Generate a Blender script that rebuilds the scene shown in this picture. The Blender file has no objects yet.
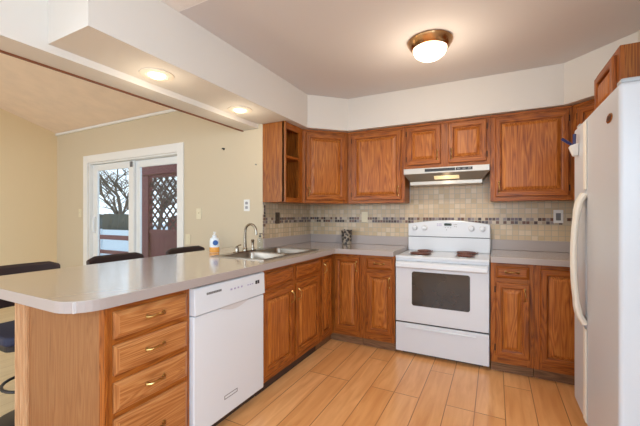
import bpy, bmesh, math, random
from mathutils import Vector, Matrix
R = math.radians
SC = bpy.context.scene
COL = SC.collection
random.seed(7)

# ------------------------------------------------------------------ camera, sky, light, exposure
cam_d = bpy.data.cameras.new('camera')
cam = bpy.data.objects.new('camera', cam_d); COL.objects.link(cam)
cam.location = (2.006, -3.589, 1.252)
cam.rotation_euler = (R(90), 0, R(27.55))
cam_d.sensor_width = 36.0
cam_d.lens = 335.2/640*36
cam_d.shift_y = 1.6/640
cam_d.clip_start = 0.05
SC.camera = cam

SC.view_settings.view_transform = 'Standard'
SC.view_settings.look = 'None'
SC.view_settings.gamma = 1
SC.view_settings.use_curve_mapping = False
SC.view_settings.exposure = -0.1

W = bpy.data.worlds.new('sky'); SC.world = W; W.use_nodes = True
wn = W.node_tree; wn.nodes.clear()
w_out = wn.nodes.new('ShaderNodeOutputWorld'); w_bg = wn.nodes.new('ShaderNodeBackground')
w_tc = wn.nodes.new('ShaderNodeTexCoord'); w_sep = wn.nodes.new('ShaderNodeSeparateXYZ')
w_rmp = wn.nodes.new('ShaderNodeValToRGB')
w_rmp.color_ramp.elements[0].position = 0.0; w_rmp.color_ramp.elements[0].color = (0.80, 0.88, 0.95, 1)
w_rmp.color_ramp.elements[1].position = 0.6; w_rmp.color_ramp.elements[1].color = (0.46, 0.60, 0.78, 1)
wn.links.new(w_tc.outputs['Generated'], w_sep.inputs[0])
wn.links.new(w_sep.outputs['Z'], w_rmp.inputs[0])
wn.links.new(w_rmp.outputs[0], w_bg.inputs[0])
wn.links.new(w_bg.outputs[0], w_out.inputs[0])
w_bg.inputs['Strength'].default_value = 2.2

def area_light(name, loc, rot, sx, sy, energy, color):
    d = bpy.data.lights.new(name, 'AREA'); d.shape = 'RECTANGLE'; d.size = sx; d.size_y = sy
    d.energy = energy; d.color = color
    o = bpy.data.objects.new(name, d); COL.objects.link(o); o.location = loc; o.rotation_euler = rot
    return o
# added fill lights behind the camera, standing in for daylight from unseen windows
area_light('rear_kitchen_fill', (1.6, -6.1, 1.75), (R(62), 0, 0), 2.5, 1.3, 27, (0.66, 0.83, 1.0))
area_light('rear_dining_fill', (-2.1, -6.1, 1.75), (R(66), 0, 0), 2.6, 1.3, 68, (0.78, 0.89, 1.0))

area_light('side_fill', (3.05, -4.7, 1.5), (R(64), 0, R(80)), 1.6, 1.5, 150, (0.60, 0.81, 1.0))  # added fill for the left run's fronts; no window in that wall

# ------------------------------------------------------------------ materials
def new_mat(name):
    m = bpy.data.materials.new(name); m.use_nodes = True
    nt = m.node_tree; b = nt.nodes['Principled BSDF']
    return m, nt, b

def s2l(c):
    return tuple(((v/255)/12.92 if v/255 <= .04045 else ((v/255+.055)/1.055)**2.4) for v in c) + (1,)

def plain(name, rgb, rough=0.5, metal=0.0, bump=0.0, bscale=200.0, var=0.0, coat=0.0, emit=None, emit_s=0.0):
    m, nt, b = new_mat(name)
    b.inputs['Base Color'].default_value = s2l(rgb)
    b.inputs['Roughness'].default_value = rough
    b.inputs['Metallic'].default_value = metal
    b.inputs['Coat Weight'].default_value = coat
    if emit:
        b.inputs['Emission Color'].default_value = s2l(emit); b.inputs['Emission Strength'].default_value = emit_s
    tc = nt.nodes.new('ShaderNodeTexCoord')
    if bump > 0:
        n = nt.nodes.new('ShaderNodeTexNoise'); n.inputs['Scale'].default_value = bscale; n.inputs['Detail'].default_value = 3
        bp = nt.nodes.new('ShaderNodeBump'); bp.inputs['Strength'].default_value = bump; bp.inputs['Distance'].default_value = 0.004
        nt.links.new(tc.outputs['Object'], n.inputs['Vector']); nt.links.new(n.outputs['Fac'], bp.inputs['Height'])
        nt.links.new(bp.outputs[0], b.inputs['Normal'])
    if var > 0:
        n2 = nt.nodes.new('ShaderNodeTexNoise'); n2.inputs['Scale'].default_value = 6; n2.inputs['Detail'].default_value = 4
        mx = nt.nodes.new('ShaderNodeMix'); mx.data_type = 'RGBA'
        mx.inputs[6].default_value = s2l(tuple(v*(1-var) for v in rgb)); mx.inputs[7].default_value = s2l(tuple(min(255, v*(1+var)) for v in rgb))
        nt.links.new(tc.outputs['Object'], n2.inputs['Vector']); nt.links.new(n2.outputs['Fac'], mx.inputs[0])
        nt.links.new(mx.outputs[2], b.inputs['Base Color'])
    return m

def oak(name, axis, dark, mid, light, rough=0.42, coat=0.06):
    m, nt, b = new_mat(name)
    N = nt.nodes.new; L = nt.links.new
    tc = N('ShaderNodeTexCoord'); oi = N('ShaderNodeObjectInfo')
    mul = N('ShaderNodeMath'); mul.operation = 'MULTIPLY'; mul.inputs[1].default_value = 37.0
    L(oi.outputs['Random'], mul.inputs[0])
    add = N('ShaderNodeVectorMath'); add.operation = 'ADD'
    L(tc.outputs['Object'], add.inputs[0]); L(mul.outputs[0], add.inputs[1])
    def mapped(s_long, s_cross):
        mp = N('ShaderNodeMapping'); sc = [s_cross]*3; sc['xyz'.index(axis)] = s_long
        mp.inputs['Scale'].default_value = sc; L(add.outputs[0], mp.inputs['Vector']); return mp
    m1 = mapped(1.0, 11.0)
    n1 = N('ShaderNodeTexNoise'); n1.inputs['Scale'].default_value = 1.0; n1.inputs['Detail'].default_value = 2; n1.inputs['Distortion'].default_value = 0.4
    L(m1.outputs[0], n1.inputs['Vector'])
    # cathedral figure: rings of the noise field
    ml = N('ShaderNodeMath'); ml.operation = 'MULTIPLY'; ml.inputs[1].default_value = 30.0; L(n1.outputs['Fac'], ml.inputs[0])
    fr = N('ShaderNodeMath'); fr.operation = 'PINGPONG'; fr.inputs[1].default_value = 1.0; L(ml.outputs[0], fr.inputs[0])
    m2 = mapped(5.0, 190.0)
    n2 = N('ShaderNodeTexNoise'); n2.inputs['Scale'].default_value = 1.0; n2.inputs['Detail'].default_value = 3
    L(m2.outputs[0], n2.inputs['Vector'])
    mixf = N('ShaderNodeMix'); mixf.data_type = 'FLOAT'; mixf.inputs[0].default_value = 0.72
    L(fr.outputs[0], mixf.inputs[2]); L(n2.outputs['Fac'], mixf.inputs[3])
    rp = N('ShaderNodeValToRGB'); e = rp.color_ramp.elements
    e[0].position = 0.24; e[0].color = s2l(dark); e[1].position = 0.72; e[1].color = s2l(light)
    k = e.new(0.46); k.color = s2l(mid)
    L(mixf.outputs[0], rp.inputs[0]); L(rp.outputs[0], b.inputs['Base Color'])
    bp = N('ShaderNodeBump'); bp.inputs['Strength'].default_value = 0.12; bp.inputs['Distance'].default_value = 0.001
    L(n2.outputs['Fac'], bp.inputs['Height']); L(bp.outputs[0], b.inputs['Normal'])
    b.inputs['Roughness'].default_value = rough; b.inputs['Coat Weight'].default_value = coat
    b.inputs['Coat Roughness'].default_value = 0.25; b.inputs['Specular IOR Level'].default_value = 0.35
    return m

def tiles(name, u, v, size, off, cols, grout, gw, rough=0.35):
    """square tiles: u, v are the two axes, cols the ramp of tile colours"""
    m, nt, b = new_mat(name); N = nt.nodes.new; L = nt.links.new
    tc = N('ShaderNodeTexCoord'); sep = N('ShaderNodeSeparateXYZ'); L(tc.outputs['Object'], sep.inputs[0])
    fl, edge = [], []
    for a, o in ((u, off[0]), (v, off[1])):
        s = N('ShaderNodeMath'); s.operation = 'SUBTRACT'; s.inputs[1].default_value = o; L(sep.outputs['XYZ'.index(a)], s.inputs[0])
        d = N('ShaderNodeMath'); d.operation = 'DIVIDE'; d.inputs[1].default_value = size; L(s.outputs[0], d.inputs[0])
        f = N('ShaderNodeMath'); f.operation = 'FLOOR'; L(d.outputs[0], f.inputs[0]); fl.append(f)
        p = N('ShaderNodeMath'); p.operation = 'PINGPONG'; p.inputs[1].default_value = 0.5; L(d.outputs[0], p.inputs[0])
        g = N('ShaderNodeMath'); g.operation = 'GREATER_THAN'; g.inputs[1].default_value = gw; L(p.outputs[0], g.inputs[0]); edge.append(g)
    cmb = N('ShaderNodeCombineXYZ'); L(fl[0].outputs[0], cmb.inputs[0]); L(fl[1].outputs[0], cmb.inputs[1])
    wnz = N('ShaderNodeTexWhiteNoise'); wnz.noise_dimensions = '3D'; L(cmb.outputs[0], wnz.inputs['Vector'])
    rp = N('ShaderNodeValToRGB'); rp.color_ramp.interpolation = 'CONSTANT'
    e = rp.color_ramp.elements
    for i, c in enumerate(cols):
        x = e[i] if i < 2 else e.new(i/len(cols))
        x.position = i/len(cols); x.color = s2l(c)
    L(wnz.outputs['Value'], rp.inputs[0])
    mm = N('ShaderNodeMath'); mm.operation = 'MULTIPLY'; L(edge[0].outputs[0], mm.inputs[0]); L(edge[1].outputs[0], mm.inputs[1])
    mx = N('ShaderNodeMix'); mx.data_type = 'RGBA'; mx.inputs[6].default_value = s2l(grout)
    L(mm.outputs[0], mx.inputs[0]); L(rp.outputs[0], mx.inputs[7]); L(mx.outputs[2], b.inputs['Base Color'])
    bp = N('ShaderNodeBump'); bp.inputs['Strength'].default_value = 0.3; bp.inputs['Distance'].default_value = 0.002
    L(mm.outputs[0], bp.inputs['Height']); L(bp.outputs[0], b.inputs['Normal'])
    b.inputs['Roughness'].default_value = rough
    return m

def planks(name, c1, c2, c3, seam, width=0.172, length=1.25, rough=0.28):
    m, nt, b = new_mat(name); N = nt.nodes.new; L = nt.links.new
    tc = N('ShaderNodeTexCoord'); mp = N('ShaderNodeMapping'); mp.inputs['Rotation'].default_value = (0, 0, R(90))
    L(tc.outputs['Object'], mp.inputs['Vector'])
    br = N('ShaderNodeTexBrick'); br.offset = 0.37; br.offset_frequency = 3
    br.inputs['Scale'].default_value = 1.0; br.inputs['Brick Width'].default_value = length; br.inputs['Row Height'].default_value = width
    br.inputs['Mortar Size'].default_value = 0.003; br.inputs['Mortar Smooth'].default_value = 0.3; br.inputs['Bias'].default_value = 0.0
    br.inputs['Color1'].default_value = s2l(c1); br.inputs['Color2'].default_value = s2l(c2); br.inputs['Mortar'].default_value = s2l(seam)
    L(mp.outputs[0], br.inputs['Vector'])
    mp2 = N('ShaderNodeMapping'); mp2.inputs['Scale'].default_value = (16, 1.6, 1); L(tc.outputs['Object'], mp2.inputs['Vector'])
    n = N('ShaderNodeTexNoise'); n.inputs['Scale'].default_value = 1.4; n.inputs['Detail'].default_value = 5; n.inputs['Distortion'].default_value = 0.6
    L(mp2.outputs[0], n.inputs['Vector'])
    rp = N('ShaderNodeValToRGB'); rp.color_ramp.elements[0].position = 0.35; rp.color_ramp.elements[0].color = (0, 0, 0, 1)
    rp.color_ramp.elements[1].position = 0.75; rp.color_ramp.elements[1].color = (0.75, 0.75, 0.75, 1)
    L(n.outputs['Fac'], rp.inputs[0])
    mx = N('ShaderNodeMix'); mx.data_type = 'RGBA'; mx.inputs[7].default_value = s2l(c3)
    L(rp.outputs[0], mx.inputs[0]); L(br.outputs['Color'], mx.inputs[6]); L(mx.outputs[2], b.inputs['Base Color'])
    b.inputs['Roughness'].default_value = rough; b.inputs['Coat Weight'].default_value = 0.15
    return m

def glass_mat(name, tint=(0.93, 0.96, 0.97, 1), refl=1.0):
    m, nt, b = new_mat(name); nt.nodes.remove(b)
    N = nt.nodes.new; L = nt.links.new
    out = nt.nodes['Material Output']
    t = N('ShaderNodeBsdfTransparent'); t.inputs[0].default_value = tint
    g = N('ShaderNodeBsdfGlossy'); g.inputs['Roughness'].default_value = 0.02
    lw = N('ShaderNodeLayerWeight'); lw.inputs[0].default_value = 0.5
    pw = N('ShaderNodeMath'); pw.operation = 'POWER'; pw.inputs[1].default_value = 4.0; L(lw.outputs['Facing'], pw.inputs[0])
    fz = N('ShaderNodeMath'); fz.operation = 'MULTIPLY_ADD'; fz.inputs[1].default_value = 0.7*refl; fz.inputs[2].default_value = 0.04*refl; L(pw.outputs[0], fz.inputs[0])
    mx = N('ShaderNodeMixShader'); L(fz.outputs[0], mx.inputs[0]); L(t.outputs[0], mx.inputs[1]); L(g.outputs[0], mx.inputs[2])
    L(mx.outputs[0], out.inputs['Surface'])
    return m

def leopard(name):
    m, nt, b = new_mat(name); N = nt.nodes.new; L = nt.links.new
    tc = N('ShaderNodeTexCoord'); v = N('ShaderNodeTexVoronoi'); v.inputs['Scale'].default_value = 34
    L(tc.outputs['Object'], v.inputs['Vector'])
    rp = N('ShaderNodeValToRGB'); e = rp.color_ramp.elements; e[0].position = 0.44; e[0].color = s2l((48, 40, 36)); e[1].position = 0.6; e[1].color = s2l((158, 144, 128))
    L(v.outputs['Distance'], rp.inputs[0]); L(rp.outputs[0], b.inputs['Base Color']); b.inputs['Roughness'].default_value = 0.3
    return m

M = {}
OD, OM, OL = (96, 44, 10), (150, 79, 23), (178, 103, 38)
M['oak_v'] = oak('oak_upright', 'z', OD, OM, OL)
M['oak_h'] = oak('oak_crosswise', 'x', OD, OM, OL)
M['oak_in'] = oak('oak_panel', 'z', (122, 62, 18), (170, 94, 33), (196, 122, 52))
M['oak_front'] = oak('brightened_oak_front', 'x', (144, 84, 40), (176, 110, 58), (198, 138, 82))  # same oak, lightened in colour to stand in for light on the drawers
M['oak_front_v'] = oak('brightened_oak_front_upright', 'z', (144, 84, 40), (174, 108, 56), (194, 134, 78))
M['oak_side'] = oak('oak_veneer', 'z', (132, 84, 48), (150, 100, 60), (160, 112, 70), rough=0.5, coat=0.05)
M['oak_side_up'] = oak('oak_cabinet_side', 'z', (108, 56, 18), (144, 80, 28), (170, 104, 42))
M['oak_post'] = oak('oak_post', 'z', (176, 128, 88), (194, 148, 106), (208, 166, 126), rough=0.45)
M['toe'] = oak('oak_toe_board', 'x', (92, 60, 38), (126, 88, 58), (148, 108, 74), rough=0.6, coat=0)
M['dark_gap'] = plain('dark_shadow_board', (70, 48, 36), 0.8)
M['kitchen_wall'] = plain('cream_white_paint', (222, 216, 208), 0.75, bump=0.04, bscale=350)
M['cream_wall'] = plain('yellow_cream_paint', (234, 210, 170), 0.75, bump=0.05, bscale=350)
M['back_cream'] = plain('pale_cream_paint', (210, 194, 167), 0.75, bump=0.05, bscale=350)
M['ceiling'] = plain('ceiling_paint', (216, 212, 212), 0.85, bump=0.05, bscale=160)
M['popcorn'] = plain('popcorn_ceiling', (240, 216, 192), 0.95, bump=1.0, bscale=130, var=0.05)
M['popcorn_white'] = plain('popcorn_white', (246, 240, 236), 0.95, bump=1.0, bscale=130, var=0.05)
M['white_trim'] = plain('white_trim_paint', (238, 236, 232), 0.4)
M['vinyl'] = plain('white_vinyl', (236, 236, 234), 0.35)
M['brown_trim'] = plain('dark_brown_trim', (126, 72, 44), 0.5)
M['floor'] = planks('oak_laminate_floor', (244, 186, 126), (232, 168, 106), (208, 134, 74), (132, 78, 42))
M['floor_dining'] = planks('pale_laminate_floor', (226, 204, 164), (218, 194, 152), (200, 174, 130), (180, 152, 112))
M['laminate'] = plain('taupe_laminate', (190, 175, 159), 0.13, var=0.02)
M['laminate'].node_tree.nodes['Principled BSDF'].inputs['Specular IOR Level'].default_value = 0.85
M['laminate'].node_tree.nodes['Principled BSDF'].inputs['Coat Weight'].default_value = 0.9
M['laminate'].node_tree.nodes['Principled BSDF'].inputs['Coat Roughness'].default_value = 0.18
M['laminate_edge'] = plain('laminate_edge', (172, 160, 155), 0.35)
TC = [(198, 174, 142), (206, 182, 150), (192, 168, 134), (208, 188, 160), (200, 176, 144)]
MC = [(84, 60, 52), (170, 150, 126), (112, 92, 96), (62, 44, 40), (196, 178, 154), (110, 72, 54), (146, 132, 128), (86, 72, 76)]
M['tile_b'] = tiles('beige_tile_back', 'X', 'Z', 0.05, (0.0, 1.01), TC, (176, 164, 144), 0.055)
M['tile_l'] = tiles('beige_tile_left', 'Y', 'Z', 0.05, (0.0, 1.01), TC, (168, 152, 128), 0.06)
M['mos_b'] = tiles('mosaic_back', 'X', 'Z', 0.0305, (0.0, 1.163), MC, (190, 176, 156), 0.06)
M['mos_l'] = tiles('mosaic_left', 'Y', 'Z', 0.0305, (0.0, 1.163), MC, (190, 176, 156), 0.06)
M['white_app'] = plain('white_enamel', (224, 227, 232), 0.25, coat=0.3)
M['white_app2'] = plain('white_plastic', (220, 223, 228), 0.35)
M['fridge'] = plain('fridge_white_textured', (202, 206, 212), 0.35, bump=0.05, bscale=500)
M['fridge_edge'] = plain('fridge_white_smooth', (178, 179, 182), 0.3)
M['ivory'] = plain('ivory_plastic', (232, 227, 215), 0.4)
M['dark_glass'] = plain('dark_oven_glass', (40, 40, 42), 0.08, coat=0.6, var=0.25)
M['dark_plastic'] = plain('dark_plastic', (38, 38, 40), 0.35)
M['display'] = plain('dark_green_display', (40, 48, 34), 0.2)
M['grey_print'] = plain('grey_print', (150, 148, 150), 0.5)
M['pale_print'] = plain('pale_print', (206, 202, 202), 0.5)
M['grey_line'] = plain('grey_line', (120, 118, 118), 0.5)
M['purple_print'] = plain('violet_print', (178, 168, 196), 0.5)
M['coil'] = plain('burner_coil', (104, 60, 50), 0.5, var=0.2)
M['chrome'] = plain('chrome_bowl', (190, 184, 180), 0.2, metal=1.0)
M['steel'] = plain('brushed_steel', (150, 141, 130), 0.28, metal=1.0, bump=0.03, bscale=300)
M['nickel'] = plain('faucet_nickel', (150, 140, 126), 0.22, metal=1.0)
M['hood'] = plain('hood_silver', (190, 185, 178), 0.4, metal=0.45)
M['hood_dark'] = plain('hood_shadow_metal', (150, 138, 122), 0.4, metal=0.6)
M['hood_lens'] = plain('hood_lamp_lens', (255, 236, 190), 0.4, emit=(255, 222, 160), emit_s=0.4)
M['brass'] = plain('brass', (178, 140, 84), 0.28, metal=1.0)
M['brass_dark'] = plain('aged_brass_pan', (190, 148, 104), 0.22, metal=1.0)
M['hinge'] = plain('dark_hinge', (70, 44, 28), 0.4, metal=0.6)
M['dome'] = plain('lit_opal_glass', (255, 248, 236), 0.4, emit=(255, 240, 216), emit_s=2.5)
M['lamp'] = plain('lit_lamp', (255, 244, 220), 0.4, emit=(255, 228, 176), emit_s=2.2)
M['lamp_trim'] = plain('lamp_trim_white', (226, 214, 198), 0.5)
M['leather'] = plain('dark_brown_leather', (46, 31, 31), 0.5, bump=0.15, bscale=160, var=0.1)
M['navy'] = plain('navy_cushion', (38, 42, 66), 0.7, bump=0.1, bscale=300)
M['black_metal'] = plain('black_metal', (44, 40, 40), 0.45, metal=0.3)
M['glass'] = glass_mat('window_glass')
M['clear'] = glass_mat('clear_plastic', (0.86, 0.9, 0.92, 1))
M['soap_white'] = plain('white_label', (232, 238, 244), 0.4)
M['soap_blue'] = plain('blue_mark', (52, 96, 164), 0.4)
M['soap_orange'] = plain('orange_soap', (236, 168, 84), 0.25)
M['white_plate'] = plain('white_plate', (232, 230, 226), 0.4)
M['cream_plate'] = plain('cream_plate', (226, 214, 184), 0.45)
M['bronze_plate'] = plain('bronze_plate', (84, 70, 58), 0.35, metal=0.5)
M['leopard'] = leopard('leopard_spots')
M['deck_red'] = plain('dark_red_paint', (104, 34, 40), 0.6, var=0.12)
M['lattice'] = plain('dark_lattice', (58, 30, 32), 0.65)
M['deck_floor'] = plain('weathered_deck', (150, 140, 136), 0.8, var=0.08)
M['snow'] = plain('pale_ground', (206, 212, 216), 0.9, var=0.04)
M['pale_fence'] = plain('pale_fence', (214, 222, 226), 0.7, var=0.03)
M['hedge'] = plain('dark_hedge', (66, 72, 66), 0.9, bump=0.8, bscale=20, var=0.25)
M['bark'] = plain('grey_bark', (86, 80, 74), 0.9, var=0.15)
M['shed'] = plain('red_shed_board', (112, 44, 46), 0.7, var=0.08)
M['pen'] = plain('blue_pen', (38, 42, 92), 0.4)

# ------------------------------------------------------------------ mesh builder
class MB:
    def __init__(s): s.v = []; s.f = []; s.m = []
    def add(s, vs, fs, mi=0):
        o = len(s.v); s.v += [tuple(p) for p in vs]
        for k, f in enumerate(fs):
            s.f.append([o+i for i in f]); s.m.append(mi if isinstance(mi, int) else mi[k])
        return s
    def box(s, x0, x1, y0, y1, z0, z1, mi=0):
        v = [(x, y, z) for z in (z0, z1) for y in (y0, y1) for x in (x0, x1)]
        return s.add(v, [(0, 2, 3, 1), (4, 5, 7, 6), (0, 1, 5, 4), (1, 3, 7, 5), (3, 2, 6, 7), (2, 0, 4, 6)], mi)
    def prism(s, poly, z0, z1, mi=0):
        """poly counter-clockwise in x, y"""
        n = len(poly); v = [(x, y, z0) for x, y in poly] + [(x, y, z1) for x, y in poly]
        f = [tuple(reversed(range(n))), tuple(range(n, 2*n))] + [(i, (i+1) % n, n+(i+1) % n, n+i) for i in range(n)]
        return s.add(v, f, mi)
    def prism_x(s, poly, x0, x1, mi=0):
        """poly in (y, z), extruded along x"""
        n = len(poly); v = [(x0, y, z) for y, z in poly] + [(x1, y, z) for y, z in poly]
        f = [tuple(reversed(range(n))), tuple(range(n, 2*n))] + [(i, (i+1) % n, n+(i+1) % n, n+i) for i in range(n)]
        return s.add(v, f, mi)
    def prism_y(s, poly, y0, y1, mi=0):
        """poly in (x, z), extruded along y"""
        n = len(poly); v = [(x, y0, z) for x, z in poly] + [(x, y1, z) for x, z in poly]
        f = [tuple(range(n)), tuple(reversed(range(n, 2*n)))] + [(i, n+i, n+(i+1) % n, (i+1) % n) for i in range(n)]
        return s.add(v, f, mi)
    def lathe(s, prof, n=24, c=(0, 0, 0), mi=0, axis='z'):
        v, f = [], []
        for r, h in prof:
            for k in range(n):
                a = 2*math.pi*k/n; p = (r*math.cos(a), r*math.sin(a), h)
                if axis == 'y': p = (p[0], -p[2], p[1])
                if axis == 'x': p = (p[2], p[0], p[1])
                v.append((p[0]+c[0], p[1]+c[1], p[2]+c[2]))
        for j in range(len(prof)-1):
            for k in range(n):
                f.append((j*n+k, j*n+(k+1) % n, (j+1)*n+(k+1) % n, (j+1)*n+k))
        f.append(tuple(reversed(range(n)))); f.append(tuple(range((len(prof)-1)*n, len(prof)*n)))
        return s.add(v, f, mi)
    def tube(s, pts, rad, n=8, mi=0, flat=1.0):
        pts = [Vector(p) for p in pts]; rs = rad if isinstance(rad, (list, tuple)) else [rad]*len(pts)
        v, f = [], []; prev = None
        for i, p in enumerate(pts):
            t = (pts[min(i+1, len(pts)-1)]-pts[max(i-1, 0)]).normalized()
            if prev is None:
                up = Vector((0, 0, 1)) if abs(t.z) < .9 else Vector((0, 1, 0)); a = t.cross(up).normalized()
            else: a = (prev-t*prev.dot(t)).normalized()
            prev = a; b = t.cross(a)
            for k in range(n):
                q = 2*math.pi*k/n; v.append(p+(a*math.cos(q)*flat+b*math.sin(q))*rs[i])
        for i in range(len(pts)-1):
            for k in range(n): f.append((i*n+k, i*n+(k+1) % n, (i+1)*n+(k+1) % n, (i+1)*n+k))
        f.append(tuple(reversed(range(n)))); f.append(tuple(range((len(pts)-1)*n, len(pts)*n)))
        return s.add(v, f, mi)
    def loft(s, x0, x1, z0, z1, y, loops, cap=True, capmi=0, mside=0, mrail=1):
        """nested rectangles facing -y: loops of (inset, outward)"""
        o = len(s.v)
        for i, d in loops: s.v += [(x0+i, y-d, z0+i), (x1-i, y-d, z0+i), (x1-i, y-d, z1-i), (x0+i, y-d, z1-i)]
        for j in range(len(loops)-1):
            for k in range(4):
                a, b = o+4*j+k, o+4*j+(k+1) % 4
                s.f.append([a, b, b+4, a+4]); s.m.append(mrail if k in (0, 2) else mside)
        if cap:
            j = o+4*(len(loops)-1); s.f.append([j, j+1, j+2, j+3]); s.m.append(capmi)
        return s
    def build(s, name, mats, parent=None, loc=None, rz=0, bevel=0, smooth=False, seg=2, auto=True):
        me = bpy.data.meshes.new(name); me.from_pydata(s.v, [], s.f)
        mats = mats if isinstance(mats, (list, tuple)) else [mats]
        for m in mats: me.materials.append(m)
        for p, mi in zip(me.polygons, s.m): p.material_index = min(mi, len(mats)-1)
        bm = bmesh.new(); bm.from_mesh(me); bmesh.ops.recalc_face_normals(bm, faces=bm.faces); bm.to_mesh(me); bm.free()
        if smooth:
            for p in me.polygons: p.use_smooth = True
            try: me.set_sharp_from_angle(angle=R(38))
            except Exception: pass
        o = bpy.data.objects.new(name, me); COL.objects.link(o)
        if parent: o.parent = parent
        if loc: o.location = loc
        o.rotation_euler = (0, 0, rz)
        if bevel:
            b = o.modifiers.new('edge', 'BEVEL'); b.width = bevel; b.segments = seg; b.limit_method = 'ANGLE'; b.angle_limit = R(40)
        return o

def tag(o, label, cat, group=None):
    o['label'] = label; o['category'] = cat
    if group: o['group'] = group
    return o
def thing(name, label, cat, loc=(0, 0, 0), rz=0, group=None):
    o = bpy.data.objects.new(name, None); COL.objects.link(o); o.empty_display_size = .1
    o.location = loc; o.rotation_euler = (0, 0, rz)
    return tag(o, label, cat, group)
def struct(name, mb, mat, parent=None, **k):
    o = mb.build(name, mat, parent, **k)
    if not parent: o['kind'] = 'structure'
    return o
def copy_tree(o, parent=None):
    c = o.copy(); COL.objects.link(c); c.parent = parent
    for ch in list(o.children): copy_tree(ch, c)
    return c
def cut(o, cutter):
    """subtract a temporary solid from o and bake the result"""
    b = o.modifiers.new('hole', 'BOOLEAN'); b.operation = 'DIFFERENCE'; b.object = cutter; b.solver = 'EXACT'
    dg = bpy.context.evaluated_depsgraph_get(); dg.update()
    me = bpy.data.meshes.new_from_object(o.evaluated_get(dg))
    o.modifiers.clear(); old = o.data
    tb = bmesh.new(); tb.from_mesh(me); bmesh.ops.triangulate(tb, faces=[f for f in tb.faces if len(f.verts) > 4]); tb.to_mesh(me); tb.free(); o.data = me; me.name = old.name
    cm = cutter.data; bpy.data.objects.remove(cutter); bpy.data.meshes.remove(cm); bpy.data.meshes.remove(old)

# ------------------------------------------------------------------ room shell
YS = -0.953      # face of the dining wall, level with the end of the kitchen stub
CEIL = 2.473
struct('floor', MB().box(-0.46, 3.3, -6.4, 0.1, -0.06, 0.0), M['floor'])
struct('floor_dining', MB().box(-3.95, -0.50, -6.4, -0.83, -0.06, 0.0), M['floor_dining'])
struct('trim_1', MB().box(-0.50, -0.46, -6.4, -0.96, -0.06, 0.006), M['brown_trim'])
struct('wall_back', MB().box(-0.12, 3.3, 0.0, 0.12, 0, 2.62), M['kitchen_wall'])
struct('wall_left', MB().box(-0.12, 0.0, -0.83, 0.0, 0, 2.62), M['kitchen_wall'])
struct('wall_right', MB().box(3.16, 3.3, -6.4, 0.0, 0, 2.62), M['kitchen_wall'])
# dining wall with the opening of the sliding door
DX0, DX1, DZ = -2.99, -1.19, 1.965
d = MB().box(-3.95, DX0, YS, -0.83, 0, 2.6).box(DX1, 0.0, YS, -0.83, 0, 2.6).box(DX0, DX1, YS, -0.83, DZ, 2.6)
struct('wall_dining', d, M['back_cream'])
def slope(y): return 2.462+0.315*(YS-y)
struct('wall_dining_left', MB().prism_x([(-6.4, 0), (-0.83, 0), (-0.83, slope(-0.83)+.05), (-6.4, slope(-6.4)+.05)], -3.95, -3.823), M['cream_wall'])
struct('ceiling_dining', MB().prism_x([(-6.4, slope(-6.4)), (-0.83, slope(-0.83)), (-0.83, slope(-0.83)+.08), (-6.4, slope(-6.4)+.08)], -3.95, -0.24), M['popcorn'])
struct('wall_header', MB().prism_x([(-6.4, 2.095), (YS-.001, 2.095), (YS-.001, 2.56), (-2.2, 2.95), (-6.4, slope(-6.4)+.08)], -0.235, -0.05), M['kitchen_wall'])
struct('trim_2', MB().box(-0.252, -0.236, -6.4, YS-.002, 2.086, 2.10), M['brown_trim'])
struct('trim_3', MB().box(-3.82, -0.262, YS-.022, YS-.001, 2.432, 2.462), M['white_trim'])
struct('ceiling', MB().box(-0.05, 3.3, -2.19, 0.12, CEIL, CEIL+.1), M['ceiling'])
struct('ceiling_textured', MB().box(-0.05, 3.3, -6.4, -2.19, CEIL+.001, CEIL+.1), M['popcorn_white'])
SZ = 2.137
sof = [(-.049, -2.70), (.319, -2.70), (.319, -.63), (.63, -.315), (2.50, -.285), (2.85, -.63), (2.85, -4.4), (3.159, -4.4), (3.159, -.001), (.001, -.001), (.001, YS), (-.049, YS)]
struct('wall_soffit', MB().prism(sof, SZ, CEIL-.001), M['kitchen_wall'])
# rear wall with two wide window openings (behind the camera)
rw = MB().box(-3.95, 3.3, -6.52, -6.4, 0, .35).box(-3.95, 3.3, -6.52, -6.4, 2.35, 4.25)
for a, b in ((-3.95, -3.5), (-.7, .3), (2.9, 3.3)): rw.box(a, b, -6.52, -6.4, .35, 2.35)
struct('wall_rear', rw, M['kitchen_wall'])
for k, (a, b) in enumerate(((-3.5, -.7), (.3, 2.9))):
    w = struct('window_%d' % (k+1), MB().box(a, a+.05, -6.5, -6.42, .35, 2.35).box(b-.05, b, -6.5, -6.42, .35, 2.35).box(a+.05, b-.05, -6.5, -6.42, .35, .4).box(a+.05, b-.05, -6.5, -6.42, 2.3, 2.35).box((a+b)/2-.03, (a+b)/2+.03, -6.5, -6.42, .4, 2.3), M['vinyl'])

# baseboard of the dining room
struct('baseboard_dining', MB().box(-3.80, -3.10, YS-.014, YS-.001, 0, .09).box(-1.08, -.13, YS-.014, YS-.001, 0, .09), M['white_trim'])

# tiled backsplash: beige squares, a mosaic band, a mosaic strip on the stub's edge
b0, b1, e = 1.163, 1.224, .008
struct('wall_tile_back', MB().box(0.009, 3.15, -e, -.0005, 1.0165, b0).box(.009, 3.15, -e, -.0005, b1, 1.375).box(1.215, 1.97, -e, -.0005, .90, 1.0165).box(1.215, 1.97, -e, -.0005, 1.375, 1.70), M['tile_b'])
struct('wall_tile_left', MB().box(.0005, e, -.918, -.009, 1.0165, b0).box(.0005, e, -.918, -.009, b1, 1.375), M['tile_l'])
struct('trim_4', MB().box(.009, 3.15, -e-.001, -.0005, b0, b1), M['mos_b'])
struct('trim_5', MB().box(.0005, e+.001, -.918, -.009, b0, b1).box(.0005, e+.001, -.95, -.918, 1.0165, 1.375), M['mos_l'])

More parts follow.
